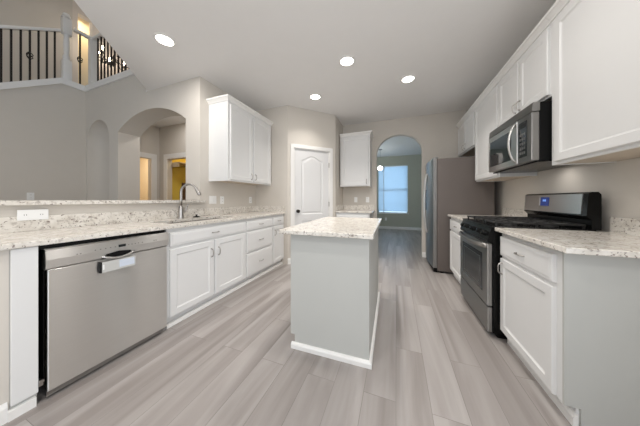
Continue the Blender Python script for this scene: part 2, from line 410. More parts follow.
# small hall seen through the big arch
HX, HY = -5.12, 3.09
w = MB().cells([2.3, 2.38, 2.92, HY + .08], [0, 2.05, CZ + .06], 0, .1, [(1, 0)])
struct(w.xf(Matrix(((0, 0, -1, HX), (1, 0, 0, 0), (0, 1, 0, 0), (0, 0, 0, 1)))), 'wall_hall_left', 'wall')
w = MB().cells([HX - .1, -4.835, -4.08, -2.6], [0, 2.05, CZ + .06], 0, .1, [(1, 0)])
struct(w.xf(Matrix(((1, 0, 0, 0), (0, 0, 1, HY), (0, 1, 0, 0), (0, 0, 0, 1)))), 'wall_hall_back', 'wall')
struct(MB().box(HX, -2.6, 2.30, HY, CZ, CZ + .06), 'ceiling_hall', 'ceil')
c2 = MB()
for a, b, z0, z1 in ((-4.945, -4.835, 0, 2.05), (-4.08, -3.97, 0, 2.05), (-4.945, -3.97, 2.05, 2.16)): c2.box(a, b, HY - .02, HY, z0, z1, .004)
struct(c2, 'trim_5', 'trim')
c2 = MB()
for a, b, z0, z1 in ((2.92, 3.03, 0, 2.05), (2.305, 2.38, 0, 2.05), (2.305, 3.03, 2.05, 2.16)): c2.box(HX, HX + .02, a, b, z0, z1, .004)
struct(c2, 'trim_6', 'trim')
# closet behind the right doorway, bathroom behind the left one
cl = MB(); cl.box(-5.0, -3.6, 4.15, 4.2, 0, 2.6).box(-5.0, -4.9, 3.19, 4.15, 0, 2.6).box(-3.6, -3.5, 3.19, 4.2, 0, 2.6).box(-5.0, -3.5, 3.19, 4.2, 2.6, 2.66)
struct(cl, 'wall_closet', 'yellow')
bt = MB(); bt.box(-7.0, -6.95, 1.9, 3.6, 0, 2.5).box(-7.0, -5.22, 3.5, 3.6, 0, 2.5).box(-7.0, -5.5, 1.9, 1.95, 0, 2.5).box(-7.0, -5.22, 2.35, 3.6, 2.5, 2.56)
struct(bt, 'wall_bathroom', 'cream')
# dining room beyond the back arch
DYB = 8.3
wz = [(-.62, .47)]
w = MB().cells([-2.2, -.66, .42, 2.6], [0, .62, 2.44, CZ], 0, .12, [(1, 1)])
struct(w.xf(Matrix(((1, 0, 0, 0), (0, 0, 1, DYB), (0, 1, 0, 0), (0, 0, 0, 1)))), 'wall_dining_back', 'dining')
struct(MB().box(-2.3, -2.2, WB + .12, DYB, 0, CZ), 'wall_dining_left', 'dining')
struct(MB().box(2.5, 2.6, WB + .12, DYB, 0, CZ), 'wall_dining_right', 'dining')
struct(MB().box(-2.3, 2.6, WB + .12, DYB + .12, CZ, CZ + .08), 'ceiling_dining', 'ceil')
bb = [(0, 0), (.014, 0), (.014, .075), (.006, .10), (0, .10)]
struct(MB().sweep([(2.5, DYB), (-2.2, DYB)][::-1], bb), 'baseboard_dining', 'trim')
# window in the dining room
wf = MB()
x0, x1, z0, z1 = -.66, .42, .62, 2.44
for a, b, c, d in ((x0, x1, z0, z0 + .035), (x0, x1, z1 - .035, z1), (x0, x0 + .035, z0, z1), (x1 - .035, x1, z0, z1), (-.47, -.43, z0, z1), (x0, x1, 1.48, 1.52)):
    wf.box(a, b, DYB + .05, DYB + .09, c, d)
wo = struct(wf, 'window_1', 'trim')
sl = MB()
n = 44
for i in range(n):
    z = z0 + .05 + (z1 - z0 - .09) * i / n
    for a, b in ((x0 + .01, -.462), (-.438, x1 - .01)):
        sl.prism([(DYB + .012, z), (DYB + .030, z + .044), (DYB + .032, z + .044), (DYB + .014, z)], lambda u, v, t: (t, u, v), a, b)
sl.build('window_blind', 'blind', wo)
MB().box(x0 - .03, x1 + .03, DYB - .035, DYB + .05, z0 - .03, z0 + .0, .004).build('window_sill', 'trim', wo)
gm = bpy.data.materials.new('window_glass'); n_, l_, b_ = nt(gm)
b_.inputs['Transmission Weight'].default_value = 1; b_.inputs['Roughness'].default_value = 0; b_.inputs['IOR'].default_value = 1.02; b_.inputs['Base Color'].default_value = (.9, .96, 1, 1)
MB().box(x0 + .03, x1 - .03, DYB + .068, DYB + .072, z0 + .03, z1 - .03).build('window_pane', gm, wo)
# baseboards in the kitchen
struct(MB().sweep([(ax1, WB), (.80, WB)], bb), 'baseboard_back', 'trim')
struct(MB().sweep([P1, (P1[0] + .058 * math.cos(dga), P1[1] + .058 * math.sin(dga))], bb), 'baseboard_pantry', 'trim')
struct(MB().sweep([(-1.875, .30), (-1.875, .413)], bb), 'baseboard_bar', 'trim')
# back of the rooms behind the camera, with window openings
w = MB().cells([-6.5, -5.0, -2.9, -2.55, -1.6, 1.0, 1.54], [0, .7, 1.0, 2.3, 4.2, 5.6], 0, .12, [(1, 1), (1, 2), (1, 3), (4, 1), (4, 2)])
struct(w.xf(Matrix(((1, 0, 0, 0), (0, 0, 1, -2.6), (0, 1, 0, 0), (0, 0, 0, 1)))), 'wall_rear', 'wall')

# ================================================================== CABINETS
def bow(mb, c, L, vertical, proj=.026, r=.0042):   # arched pull; c on the door face, projecting to -y
    pts = []
    for i in range(13):
        q = i / 12 * 2 - 1; o = proj * (1 - q ** 4) ** .6 if abs(q) < 1 else 0
        p = (c[0], c[1] - o, c[2] + q * L / 2) if vertical else (c[0] + q * L / 2, c[1] - o, c[2])
        pts.append(p)
    rr = [r * (1.25 if abs(i - 6) > 4 else 1) for i in range(13)]
    mb.tube(pts, rr, 8)
    for q in (-1, 1):
        p = (c[0], c[1], c[2] + q * L / 2) if vertical else (c[0] + q * L / 2, c[1], c[2])
        mb.cyl(p, (0, -1, 0), .008, .006, .004, 10)
    return mb
FT = .02
def fronts(root, specs):
    for kind, x0, x1, z0, z1, h in specs:
        mb = MB()
        if kind == 'drawer':
            mb.panel(x0, x1, z0, z1, 0, FT, fw=.012, rec=-.003)
            d = mb.build('drawer', 'white', root)
            if h: bow(MB(), ((x0 + x1) / 2, -FT - .0, (z0 + z1) / 2), .085, False).build('handle', 'nickel', d, True)
        else:
            mb.panel(x0, x1, z0, z1, 0, FT)
            d = mb.build('door', 'white', root)
            if h: bow(MB(), (h[0], -FT, h[1]), .085, True).build('handle', 'nickel', d, True)
def base_cabinet(label, loc, rz, w, depth, specs, group=None, ends=(None, None), toe=.055, top=.883, toemat='white'):
    t = thing('base_cabinet', label, 'cabinet', loc, rz, group)
    TH = .10
    mb = MB()
    mb.box(0, .018, 0, depth, TH, top).box(w - .018, w, 0, depth, TH, top).box(.018, w - .018, .019, depth, TH, TH + .018).box(.018, w - .018, depth - .012, depth, TH + .018, top)
    mb.box(.018, w - .018, 0, .019, TH, top)
    mb.build('cabinet_box', 'white', t)
    MB().box(0, w, toe, toe + .015, 0, TH).build('toe_kick', toemat, t)
    for e, x in zip(ends, (-.0, w)):
        if e:
            a, b = (-.012, 0) if x == 0 else (w, w + .012)
            MB().prism([(0.0, TH + .0), (toe + .012, TH), (toe + .012, 0), (depth, 0), (depth, top), (0.0, top)], lambda u, v, q: (q, u, v), a, b).build('end_panel', e, t)
    fronts(t, specs)
    return t
CR = [(0, 0), (.008, 0), (.012, .012), (.030, .035), (.040, .042), (.040, .062), (.0, .062)]
def wall_cabinet(label, loc, rz, w, depth, z0, z1, specs, group=None, crown=(False, False)):
    t = thing('wall_cabinet', label, 'cabinet', (loc[0], loc[1], z0), rz, group)
    h = z1 - z0
    mb = MB().box(0, w, 0, depth, .012, h)
    for a in ((0, .018, 0, depth), (w - .018, w, 0, depth), (.018, w - .018, 0, .019)): mb.box(*a, 0, .012)
    mb.build('cabinet_box', 'white', t)
    MB().box(.019, w - .019, .020, depth - .001, .006, .0119).build('cabinet_underside', 'under', t)
    p = []
    if crown[0]: p.append((0, depth))
    p += [(0, 0), (w, 0)]
    if crown[1]: p.append((w, depth))
    MB().sweep(p, CR, z=h).build('crown', 'trim', t)
    fronts(t, [(k, a, b, c - z0, d - z0, (hh[0], hh[1] - z0) if hh else None) for k, a, b, c, d, hh in specs])
    return t

# ---- left run (fronts face +X); carcass front at X=-1.87, local x = world Y
LF = -1.87
tz0, tz1 = .725, .845
g = 'base cabinets along the left wall'
base_cabinet('white sink cabinet beside the dishwasher, wide false drawer over two doors', (LF, 1.185, 0), TOWARD_XP, .985, .58,
    [('drawer', .02, .965, tz0, tz1, True), ('door', .02, .475, .105, .70, (.445, .57)), ('door', .495, .965, .105, .70, (.535, .57))], g)
base_cabinet('white base cabinet with a stack of three drawers', (LF, 2.17, 0), TOWARD_XP, .62, .58,
    [('drawer', .015, .605, tz0, tz1, True), ('drawer', .015, .605, .43, .70, True), ('drawer', .015, .605, .105, .405, True)], g)
base_cabinet('narrow white base cabinet with one drawer and one door against the pantry wall', (LF, 2.79, 0), TOWARD_XP, .355, .58,
    [('drawer', .015, .335, tz0, tz1, True), ('door', .015, .335, .105, .70, (.055, .60))], g)
# filler panel left of dishwasher
t = thing('filler_panel', 'narrow white painted end filler panel left of the dishwasher', 'panel', (LF, .42, 0), TOWARD_XP)
MB().box(0, .085, -.02, 0, .075, .882, .002).build('panel', 'white', t)
MB().box(0, .085, .0, .03, 0, .882).build('backing', 'panel', t)
# quarter-round shoe along the left run
sh = [(0, 0), (.016, 0), (.014, .010), (.008, .017), (0, .019)]
struct(MB().sweep([(LF - .055, 1.20), (LF - .055, 3.148)], [(0, 0), (.040, 0), (.038, .016), (.028, .028), (.014, .032), (0, .032)]), 'trim_7', 'trim')
struct(MB().sweep([(LF - .0, .413), (LF - .0, .50)], [(0, 0), (.014, 0), (.014, .05), (0, .055)]), 'trim_8', 'trim')

# ---- left worktop with sink cut-out
CTZ0, CTZ1 = .885, .915
SXa, SXb, SYa, SYb = -2.30, -1.965, 1.28, 2.14
mb = MB().cells([WL + .001, SXa, SXb, -1.835], [.30, SYa, SYb, 3.147], CTZ0, CTZ1, [(1, 1)])
bmesh.ops.bevel(mb.bm, geom=[e for e in mb.bm.edges if all(abs(v.co.x + 1.835) < 1e-4 for v in e.verts) and abs(e.verts[0].co.z - e.verts[1].co.z) < 1e-4], offset=.006, segments=3, affect='EDGES')
wt = mb.build('countertop', 'granite'); tag(wt, 'long speckled granite countertop holding the sink along the left wall', 'countertop')
b1 = MB().box(WL + .001, WL + .022, .30, 3.147, CTZ1, 1.022, .002).build('backsplash', 'granite', wt)
MB().box(WL + .022, -1.85, 3.127, 3.147, CTZ1, 1.022, .002).build('backsplash', 'granite', wt)
# raised bar top
bt_ = MB()
bp = [(-2.90, .0), (-2.415, .0), (-2.415, 2.03), (-2.43, 2.055), (-2.455, 2.06), (-2.468, 2.06), (-2.468, 1.985), (-2.90, 1.985)]
bt_.prism(bp, lambda u, v, q: (u, v, q), 1.101, 1.133)
bto = bt_.build('bar_top', 'granite'); tag(bto, 'raised granite bar top on the knee wall behind the faucet', 'countertop')

# ---- sink
t = thing('sink', 'undermount stainless double-bowl sink set in the left granite countertop', 'sink', ((SXa + SXb) / 2, (SYa + SYb) / 2, .69))
def basin(y0, y1):
    mb = MB(); x0, x1 = SXa - .004 - (SXa + SXb) / 2, SXb + .004 - (SXa + SXb) / 2; cy = (SYa + SYb) / 2; y0 -= cy; y1 -= cy
    zt, zb = CTZ0 - .0015 - .69, .0
    def rr(i, z, r=.04):
        pts = []
        for cx, cy_, a in ((x1 - i - r, y1 - i - r, 0), (x0 + i + r, y1 - i - r, 90), (x0 + i + r, y0 + i + r, 180), (x1 - i - r, y0 + i + r, 270)):
            for k in range(5): q = R(a + 22.5 * k); pts.append(mb.bm.verts.new((cx + r * math.cos(q), cy_ + r * math.sin(q), z)))
        return pts
    L = [rr(-.015, zt), rr(0, zt), rr(.004, zb + .05), rr(.03, zb + .004), rr(.09, zb)]
    L2 = [rr(.092, zb - .003), rr(.028, zb), rr(.001, zb + .05), rr(-.004, zt - .002), rr(-.015, zt - .002)]
    L += L2
    for a, b in zip(L, L[1:]):
        if b is L2[0]:
            mb.bm.faces.new(a); mb.bm.faces.new(b[::-1]); continue
        for k in range(20): mb.bm.faces.new((a[k], a[(k + 1) % 20], b[(k + 1) % 20], b[k]))
    a, b = L[-1], L[0]
    for k in range(20): mb.bm.faces.new((a[k], a[(k + 1) % 20], b[(k + 1) % 20], b[k]))
    return mb
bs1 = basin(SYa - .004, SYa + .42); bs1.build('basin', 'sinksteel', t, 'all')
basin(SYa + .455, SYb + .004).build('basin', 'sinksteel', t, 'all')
for yy in (-.22, .225): MB().lathe([(.0, .004), (.03, .005), (.045, .008), (.048, .002), (0, .001)], (0, yy, 0), 20).build('drain', 'nickel', t, True)
# ---- faucet
fx, fy = -2.37, 1.665
t = thing('faucet', 'tall brushed nickel gooseneck faucet behind the sink', 'faucet', (fx, fy, CTZ1))
MB().lathe([(0, 0), (.038, 0), (.038, .008), (.030, .014), (.027, .05), (.029, .10), (.026, .125), (.017, .15), (0, .15)], (0, 0, 0), 24).build('faucet_body', 'nickel', t, True)
pts = [(0, 0, .13), (0, 0, .22), (0, 0, .305)]
dx, dy = .165, .075
L_ = math.hypot(dx, dy)
for i in range(1, 15):
    a = PI - PI * .86 * i / 14; rad = L_ / 2
    u = (rad + rad * math.cos(a)) / L_; pts.append((dx * u, dy * u, .31 + rad * 1.05 * math.sin(a)))
MB().tube(pts, .0135, 12).build('spout', 'nickel', t, 'all')
e = Vector(pts[-1]); d_ = (Vector(pts[-1]) - Vector(pts[-2])).normalized()
mb = MB().tube([e - d_ * .01, e + d_ * .02, e + d_ * .075, e + d_ * .085], [.015, .019, .020, .014], 14); mb.build('spray_head', 'nickel', t, True)
mb = MB().cyl((.0, .018, .085), (.15, 1, .0), .013, .012, .03).tube([(.004, .045, .085), (.012, .056, .12), (.03, .070, .175)], [.011, .008, .007], 10)
mb.build('lever', 'nickel', t, True)
# black drain stopper lying on the counter behind the sink
so = MB().lathe([(0, 0), (.04, 0), (.042, .006), (.03, .012), (.010, .016), (.009, .026), (.014, .032), (0, .036)], (0, 0, 0), 20).build('sink_stopper', 'blackm', None, True)
so.location = (-2.385, 1.875, CTZ1); tag(so, 'small black sink stopper on the counter right of the faucet', 'sink stopper')

# ---- left wall cabinet
UF = -2.12
wall_cabinet('white two-door wall cabinet hanging over the sink counter', (UF, 2.125), TOWARD_XP, 1.01, .348, 1.395, 2.475,
    [('door', .035, .483, 1.415, 2.44, (.45, 1.49)), ('door', .513, .975, 1.415, 2.44, (.545, 1.49))], crown=(True, True))

# ---- back wall cabinets beside the arch
wall_cabinet('white single-door wall cabinet between pantry and arched opening', (-1.095, WB - .332), TOWARD_YM, .61, .33, 1.405, 2.44,
    [('door', .03, .58, 1.42, 2.41, (.545, 1.50))], crown=(False, True))
base_cabinet('small white base cabinet against the back wall left of the arch', (-1.115, 3.885, 0), TOWARD_YM, .655, .58,
    [('drawer', .02, .635, tz0, tz1, True), ('door', .02, .32, .105, .70, (.29, .60)), ('door', .335, .635, .105, .70, (.365, .60))])
mb = MB().box(-1.118, -.42, 3.85, WB - .001, CTZ0, CTZ1, .004)
bo = mb.build('countertop', 'granite'); tag(bo, 'small granite countertop on the back wall cabinet beside the arch', 'countertop')
MB().box(-1.118, -.44, WB - .021, WB - .001, CTZ1, 1.02, .002).build('backsplash', 'granite', bo)
MB().box(-1.118, -1.098, 3.87, WB - .022, CTZ1, 1.02, .002).build('backsplash', 'granite', bo)

# ---- island, turned very slightly
isl = thing('kitchen_island', 'grey kitchen island with white base moulding in the middle of the floor', 'kitchen island', (-.478, 1.915, 0), R(1.3))
ib = MB().box(-.300, .295, -.51, .58, .10, .883).box(-.265, .295, -.51, .58, 0, .10)
ib.build('island_body', 'panel', isl)
MB().sweep([(-.290, -.51), (.295, -.51), (.295, .58), (-.265, .58)], [(0, 0), (.018, 0), (.018, .028), (.010, .040), (0, .044)]).build('base_moulding', 'trim', isl)
# doors and drawers on the island's left side (fronts face -X)
idr = MB()
for a, b in ((-.475, -.145), (-.13, .215), (.23, .53)):
    m2 = MB().panel(-b, -a, .12, .68, 0, .018); m2.xf(Matrix.Translation((-.300, 0, 0)) @ Matrix.Rotation(-PI / 2, 4, 'Z'))
    m2.build('door', 'white', isl)
    m3 = MB().panel(-b, -a, .70, .855, 0, .018, fw=.012, rec=-.003); m3.xf(Matrix.Translation((-.300, 0, 0)) @ Matrix.Rotation(-PI / 2, 4, 'Z'))
    m3.build('drawer', 'white', isl)
MB().box(-.285, .285, -.512, -.508, .855, .883).build('top_rail', 'panel', isl)
it = MB().box(-.355, .335, -.605, .60, .884, .915, .006, 3).build('countertop', 'granite'); it.location = (-.482, 1.925, 0); it.rotation_euler = (0, 0, R(1.2))
tag(it, 'rectangular granite slab on top of the kitchen island', 'countertop')

# ---- right run (fronts face -X); carcass front X=.81, local x = -Y
RF = .797
base_cabinet('white base cabinet nearest the camera right of the range, drawer over one door', (RF, 2.035, 0), TOWARD_XM, .628, .61,
    [('drawer', .015, .590, .70, .848, True), ('door', .015, .590, .105, .675, (.05, .60))], ends=(None, 'panel'), toe=.05)
mb = MB().box(.748, WR - .001, 1.30, 2.038, CTZ0, CTZ1, .005, 3)
ro = mb.build('countertop', 'granite'); tag(ro, 'granite countertop right of the range, nearest the camera', 'countertop')
MB().box(WR - .022, WR - .001, 1.30, 2.038, CTZ1, 1.02, .002).build('backsplash', 'granite', ro)
struct(MB().sweep([(RF + .051, 2.035), (RF + .051, 1.395)], [(0, 0), (.018, 0), (.018, .045), (.010, .06), (0, .065)]), 'trim_9', 'trim')
base_cabinet('narrow white base cabinet between the refrigerator and the range', (.775, 3.55, 0), TOWARD_XM, .725, .62,
    [('drawer', .02, .705, .70, .848, True), ('door', .02, .705, .105, .675, (.66, .60))], toe=.035)
mb = MB().box(.735, WR - .001, 2.822, 3.575, CTZ0, CTZ1, .005, 3)
fo = mb.build('countertop', 'granite'); tag(fo, 'granite countertop between the refrigerator and the range', 'countertop')
MB().box(WR - .022, WR - .001, 2.822, 3.575, CTZ1, 1.02, .002).build('backsplash', 'granite', fo)
# wall cabinets
UR = 1.095; DP = WR - UR - .002
g2 = 'wall cabinets in a row along the right wall'
wall_cabinet('tall white wall cabinet nearest the camera, right of the microwave', (UR, 2.035), TOWARD_XM, .72, DP, 1.395, 2.475,
    [('door', .055, .68, 1.415, 2.44, None)], g2, crown=(False, True))
wall_cabinet('short white two-door wall cabinet directly over the microwave', (UR, 2.85), TOWARD_XM, .813, DP, 1.92, 2.475,
    [('door', .015, .398, 1.935, 2.44, (.37, 2.01)), ('door', .415, .80, 1.935, 2.44, (.442, 2.01))], g2)
wall_cabinet('tall white single-door wall cabinet between microwave and refrigerator', (UR, 3.575), TOWARD_XM, .723, DP, 1.395, 2.475,
    [('door', .02, .70, 1.415, 2.44, (.66, 1.50))], g2)
wall_cabinet('short white two-door wall cabinet above the refrigerator', (UR, 4.465), TOWARD_XM, .888, DP, 1.93, 2.475,
    [('door', .03, .415, 1.95, 2.44, (.38, 2.02)), ('door', .435, .855, 1.95, 2.44, (.47, 2.02))], g2)

# ================================================================== APPLIANCES
# ---- dishwasher: local frame, front faces -y, width .65
t = thing('dishwasher', 'stainless steel dishwasher with pocket handle under the left counter', 'dishwasher', (LF, .52, 0), TOWARD_XP)
MB().box(.01, .65, .012, .56, .09, .875).build('tub', 'blackm', t)
mb = MB().box(.012, .648, -.035, .008, .055, .742, .004)
mb.build('door', 'steel', t)
# control fascia with a pocket cut for the handle
fp = [(-.034, .745), (-.046, .752), (-.050, .80), (-.044, .852), (-.034, .858), (.008, .858), (.008, .745)]
mb = MB().prism(fp, lambda u, v, q: (q, u, v), .002, .654); cfa = mb.build('control_panel', 'steel', t)
pk = MB().prism([(.235, .7455), (.405, .7455), (.385, .772), (.32, .782), (.255, .772)], lambda u, v, q: (u, q, v), -.0525, -.030)
pk.build('handle_recess', 'blackm', t)
hl = MB().tube([(.232 + .176 * i / 12, -.052 - .010 * math.sin(PI * i / 12), .760 - .022 * math.sin(PI * i / 12)) for i in range(13)], .0065, 8, flat=.6)
hl.build('handle', 'steel', t, 'all')
MB().box(.318, .358, -.0515, -.046, .805, .823, .001).build('display', 'glass', cfa)
for x in (.12, .135, .20, .225, .25, .275, .30, .375, .395, .415, .435, .46, .54, .555): MB().cyl((x, -.047, .812 if x not in (.12, .135) else .806), (0, -1, 0), .0035, .0035, .0035, 10).build('button', 'steeldk', cfa)
tagc = MB().box(.222, .412, -.0585, -.0555, .655, .725, .001).build('energy_tag', 'card', t)
MB().box(.222, .228, -.0595, -.036, .655, .725).build('tag_edge', 'blackm', tagc)
MB().box(.318, .404, -.0600, -.0584, .668, .716).build('tag_label', 'cardb', tagc)
MB().box(.232, .240, -.0592, -.0584, .675, .708).build('tag_mark', 'plate', tagc)
MB().box(.03, .63, .03, .045, 0, .054).build('toe_kick', 'blackm', t)
MB().box(.015, .645, -.010, .0, .018, .052).build('lower_strip', 'steeldk', t)
MB().box(-.014, .002, -.018, .02, .10, .13, .002).cyl((-.006, -.018, .13), (0, -1, 0), .009, .009, .012, 12).build('mounting_bracket', 'nickel', t)
MB().box(-.014, .65, -.004, .02, .8585, .882).build('gap_shade_strip', 'blackm', t)  # black strip drawn for the shaded gap below the counter

# ---- range; front faces -X. local x along -Y from Y=2.812, local y into wall
RY = 2.812; RW = .762
t = thing('gas_range', 'stainless and black freestanding gas range between the right base cabinets', 'range', (.742, RY, 0), TOWARD_XM)
MB().box(0, RW, 0, .655, .045, .905, .004).box(.03, RW - .03, .04, .6, 0, .05).build('range_body', 'black', t)
MB().box(.004, RW - .004, -.036, 0, .262, .775, .006).build('oven_door', 'steel', t)
od = bpy.data.objects['oven_door']
MB().box(.115, RW - .115, -.0385, -.03, .345, .675, .002).build('oven_window', 'glass', od)
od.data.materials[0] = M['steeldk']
ow = MB()
for a, b, c, d in ((.16, RW - .16, .383, .387), (.16, RW - .16, .632, .636), (.16, .164, .383, .636), (RW - .164, RW - .16, .383, .636)): ow.box(a, b, -.0395, -.0385, c, d)
ow.build('window_border', 'steeldk', od)
hp = [(.02 + (RW - .04) * i / 16, -.045 - .032 * math.sin(PI * i / 16) ** .6 if 0 < i < 16 else -.036, .755 - .012 * math.sin(PI * i / 16)) for i in range(17)]
MB().tube(hp, .020, 10, flat=.45).build('oven_handle', 'nickel', od, 'all')
MB().box(.004, RW - .004, -.034, 0, .05, .252, .006).build('storage_drawer', 'steeldk', t)
cp = [(-.030, .785), (-.036, .80), (-.008, .905), (.02, .910), (.02, .785)]
cpo = MB().prism(cp, lambda u, v, q: (q, u, v), .002, RW - .002).build('control_panel', 'black', t)
nrm = Vector((0, -1, .27)).normalized()
for i, x in enumerate((.09, .20, .38, .56, .67)):
    k_ = MB().cyl((x, -.022, .853), nrm, .026, .024, .006, 20).cyl(Vector((x, -.022, .853)) + nrm * .006, nrm, .020, .017, .024, 20)
    k_.build('burner_knob', 'black', cpo, True)
MB().box(-.002, RW + .002, -.012, .60, .905, .921, .004).build('cooktop', 'black', t)
gr = bpy.data.objects['cooktop']
for gx in (.03, .275, .52):
    gm_ = MB(); w_ = .212 if gx != .275 else .212
    for yy in (.03, .29, .56): gm_.box(gx, gx + w_, yy - .006, yy + .006, .942, .956, .002)
    for xx in (gx + .006, gx + w_ / 2, gx + w_ - .006): gm_.box(xx - .006, xx + .006, .03, .56, .942, .956, .002)
    for xx in (gx + .006, gx + w_ - .006):
        for yy in (.035, .29, .555): gm_.box(xx - .006, xx + .006, yy - .006, yy + .006, .921, .944)
    for yy in (.16, .42):
        for a in range(4):
            q = PI / 4 + a * PI / 2
            gm_.tube([(gx + w_ / 2 + .03 * math.cos(q), yy + .03 * math.sin(q), .95), (gx + w_ / 2 + .095 * math.cos(q), yy + .095 * math.sin(q), .95)], .006, 6)
    gm_.build('grate', 'iron', gr)
for gx in (.136, .626):
    for yy in (.16, .42): MB().lathe([(0, 0), (.05, 0), (.048, .008), (.036, .010), (.034, .018), (0, .019)], (gx, yy, .921), 20).build('burner', 'iron', gr, True)
MB().lathe([(0, 0), (.05, 0), (.048, .008), (.036, .010), (.034, .018), (0, .019)], (.381, .29, .921), 20).build('burner', 'iron', gr, True)
# backguard: lower neck and a tilted console
bgp = [(.575, .921), (.575, .99), (.548, 1.02), (.560, 1.185), (.575, 1.195), (.610, 1.195), (.625, 1.175), (.625, .921)]
bg = MB().prism(bgp, lambda u, v, q: (q, u, v), 0, RW).build('backguard', 'black', t)
ff = MB().prism([(.544, 1.030), (.5555, 1.182), (.565, 1.182), (.556, 1.030)], lambda u, v, q: (q, u, v), .012, RW - .045); ff.build('console_face', 'steel', bg)
def onface(u0, u1, v0, v1, th_): # panel on the tilted face
    f = lambda v: .544 + (.5555 - .544) * (v - 1.03) / .152
    return MB().prism([(f(v0) - th_, v0), (f(v1) - th_, v1), (f(v1) + .003, v1), (f(v0) + .003, v0)], lambda u, v, q: (q, u, v), u0, u1)
onface(.262, .372, 1.082, 1.160, .002).build('display', 'display', bg)
dg = onface(.295, .300, 1.122, 1.140, .003)
for a in (.305, .318, .326): dg.bm.from_mesh(onface(a, a + .006, 1.122, 1.140, .003).build('tmp', 'digit').data); 
for o_ in [o for o in bpy.data.objects if o.name.startswith('tmp')]: bpy.data.objects.remove(o_)
dg.build('display_segment', 'digit', bg)
onface(.235, .242, 1.085, 1.158, .0015).build('display_edge', 'steel', bg)

# ---- over-the-range microwave
t = thing('microwave', 'stainless over-the-range microwave with curved handle under the short cabinet', 'microwave', (1.035, 2.826, 1.43), TOWARD_XM)
MW = .775; MH = .462
MB().box(.003, MW - .003, 0, .372, .012, MH, .003).build('microwave_body', 'blackm', t)
MB().prism([(-.048, .395), (-.042, MH), (0, MH), (0, .395)], lambda u, v, q: (q, u, v), 0, MW).build('vent_grille', 'steeldk', t)
MB().box(0, MW, -.01, .36, 0, .012, .003).build('bottom_tray', 'black', t)
db = MB().box(0, .575, -.052, -.002, .014, .388, .005).build('door', 'steel', t)
MB().box(.045, .480, -.0545, -.05, .068, .335, .002).build('door_window', 'glass', db)
MB().tube([(.545, -.052 - .045 * math.sin(PI * i / 14) ** .7 if 0 < i < 14 else -.050, .035 + .335 * i / 14) for i in range(15)], .014, 10, flat=.6, up=(1, 0, 0)).build('handle', 'steel', db, 'all')
kp = MB().box(.578, MW, -.050, -.002, .014, .388, .005).build('control_panel', 'steeldk', t)
MB().box(.60, .715, -.0525, -.048, .060, .350, .002).build('keypad', 'glass', kp)
MB().box(.615, .700, -.0535, -.0523, .300, .335).build('display', 'black', kp)
for i in range(3):
    for j in range(5): MB().box(.620 + i * .028, .640 + i * .028, -.0535, -.0523, .085 + j * .038, .105 + j * .038).build('button', 'steeldk', kp)

area('cooktop_fill', (1.12, 2.42, 1.425), (0, 0, 0), .45, .10, 1.2, WARM)  # added lamp brightening the wall behind the range
# ---- refrigerator, front faces -X
t = thing('refrigerator', 'tall stainless side-by-side refrigerator with dark grey side in the corner', 'refrigerator', (.60, 4.455, 0), TOWARD_XM)
FW = .865
MB().box(0, FW, 0, .72, .03, 1.775, .004).build('fridge_body', 'fridgeside', t)
def fdoor(x0, x1, name):
    pr_ = []
    n = 10
    for i in range(n + 1):
        u = i / n; x = x0 + (x1 - x0) * u
        pr_.append((x, -.058 - .022 * math.sin(PI * (x / FW)) - (.0 if 0 < i < n else -.006)))
    pr_ += [(x1, -.006), (x0, -.006)]
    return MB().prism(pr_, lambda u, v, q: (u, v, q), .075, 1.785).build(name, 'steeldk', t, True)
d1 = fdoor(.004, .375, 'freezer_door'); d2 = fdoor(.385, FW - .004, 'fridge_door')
for d, x in ((d1, .345), (d2, .415)):
    pts = [(x, -.075 - .05 * math.sin(PI * i / 16) ** .5 if 0 < i < 16 else -.074, .55 + 1.05 * i / 16) for i in range(17)]
    MB().tube(pts, .013, 10).build('handle', 'steel', d, 'all')
MB().box(.10, .29, -.083, -.072, .95, 1.32, .004).build('water_dispenser', 'glass', d1)
MB().box(.01, FW - .01, -.05, 0, .01, .07).build('toe_grille', 'blackm', t)
for x_ in (.02, FW - .10): MB().box(x_, x_ + .08, -.05, .02, 1.786, 1.80, .002).build('hinge_cover', 'steeldk', t)
for x_ in (.02, FW - .06):
    for y_ in (.05, .6): MB().box(x_, x_ + .04, y_, y_ + .04, 0, .03).build('foot', 'blackm', t)

# ================================================================== OUTLETS AND SWITCHES
def outlet(label, loc, rz, w=.07, h=.115, kind='outlet', horizontal=False, gang=1):
    t = thing('wall_outlet' if kind == 'outlet' else 'light_switch', label, 'outlet' if kind == 'outlet' else 'switch', loc, rz, 'outlets and switches')
    MB().box(-w / 2, w / 2, -.006, 0, -h / 2, h / 2, .002).build('cover_plate', 'plate', t)
    s = MB()
    if kind == 'outlet':
        for q in (-1, 1):
            cx, cz = (q * .035, 0) if horizontal else (0, q * .024)
            m_ = MB().cyl((cx, -.005, cz), (0, -1, 0), .015, .015, .003, 16).build('socket', 'plate', t)
            k = MB()
            for dx in (-.005, .005): k.box(cx + dx - .001, cx + dx + .001, -.0087, -.007, cz - .003, cz + .005)
            k.build('slot', 'blackm', m_)
    else:
        for gi in range(gang):
            cx = (gi - (gang - 1) / 2) * .046
            MB().box(cx - .016, cx + .016, -.010, -.005, -.032, .032, .002).build('rocker', 'plate', t)
    return t
outlet('wide white horizontal outlet on the wall under the bar, above the dishwasher', (WL + .0235, .645, 1.030), TOWARD_XP, .135, .075, horizontal=True)
outlet('larger white double switch plate under the left wall cabinet, nearest the faucet', (WL, 2.195, 1.135), TOWARD_XP, .12, .115, 'switch', gang=2)
outlet('white single outlet right of the double switch under the left wall cabinet', (WL, 2.36, 1.13), TOWARD_XP)
outlet('white outlet on the left kitchen wall nearest the pantry', (WL, 3.0, 1.13), TOWARD_XP)
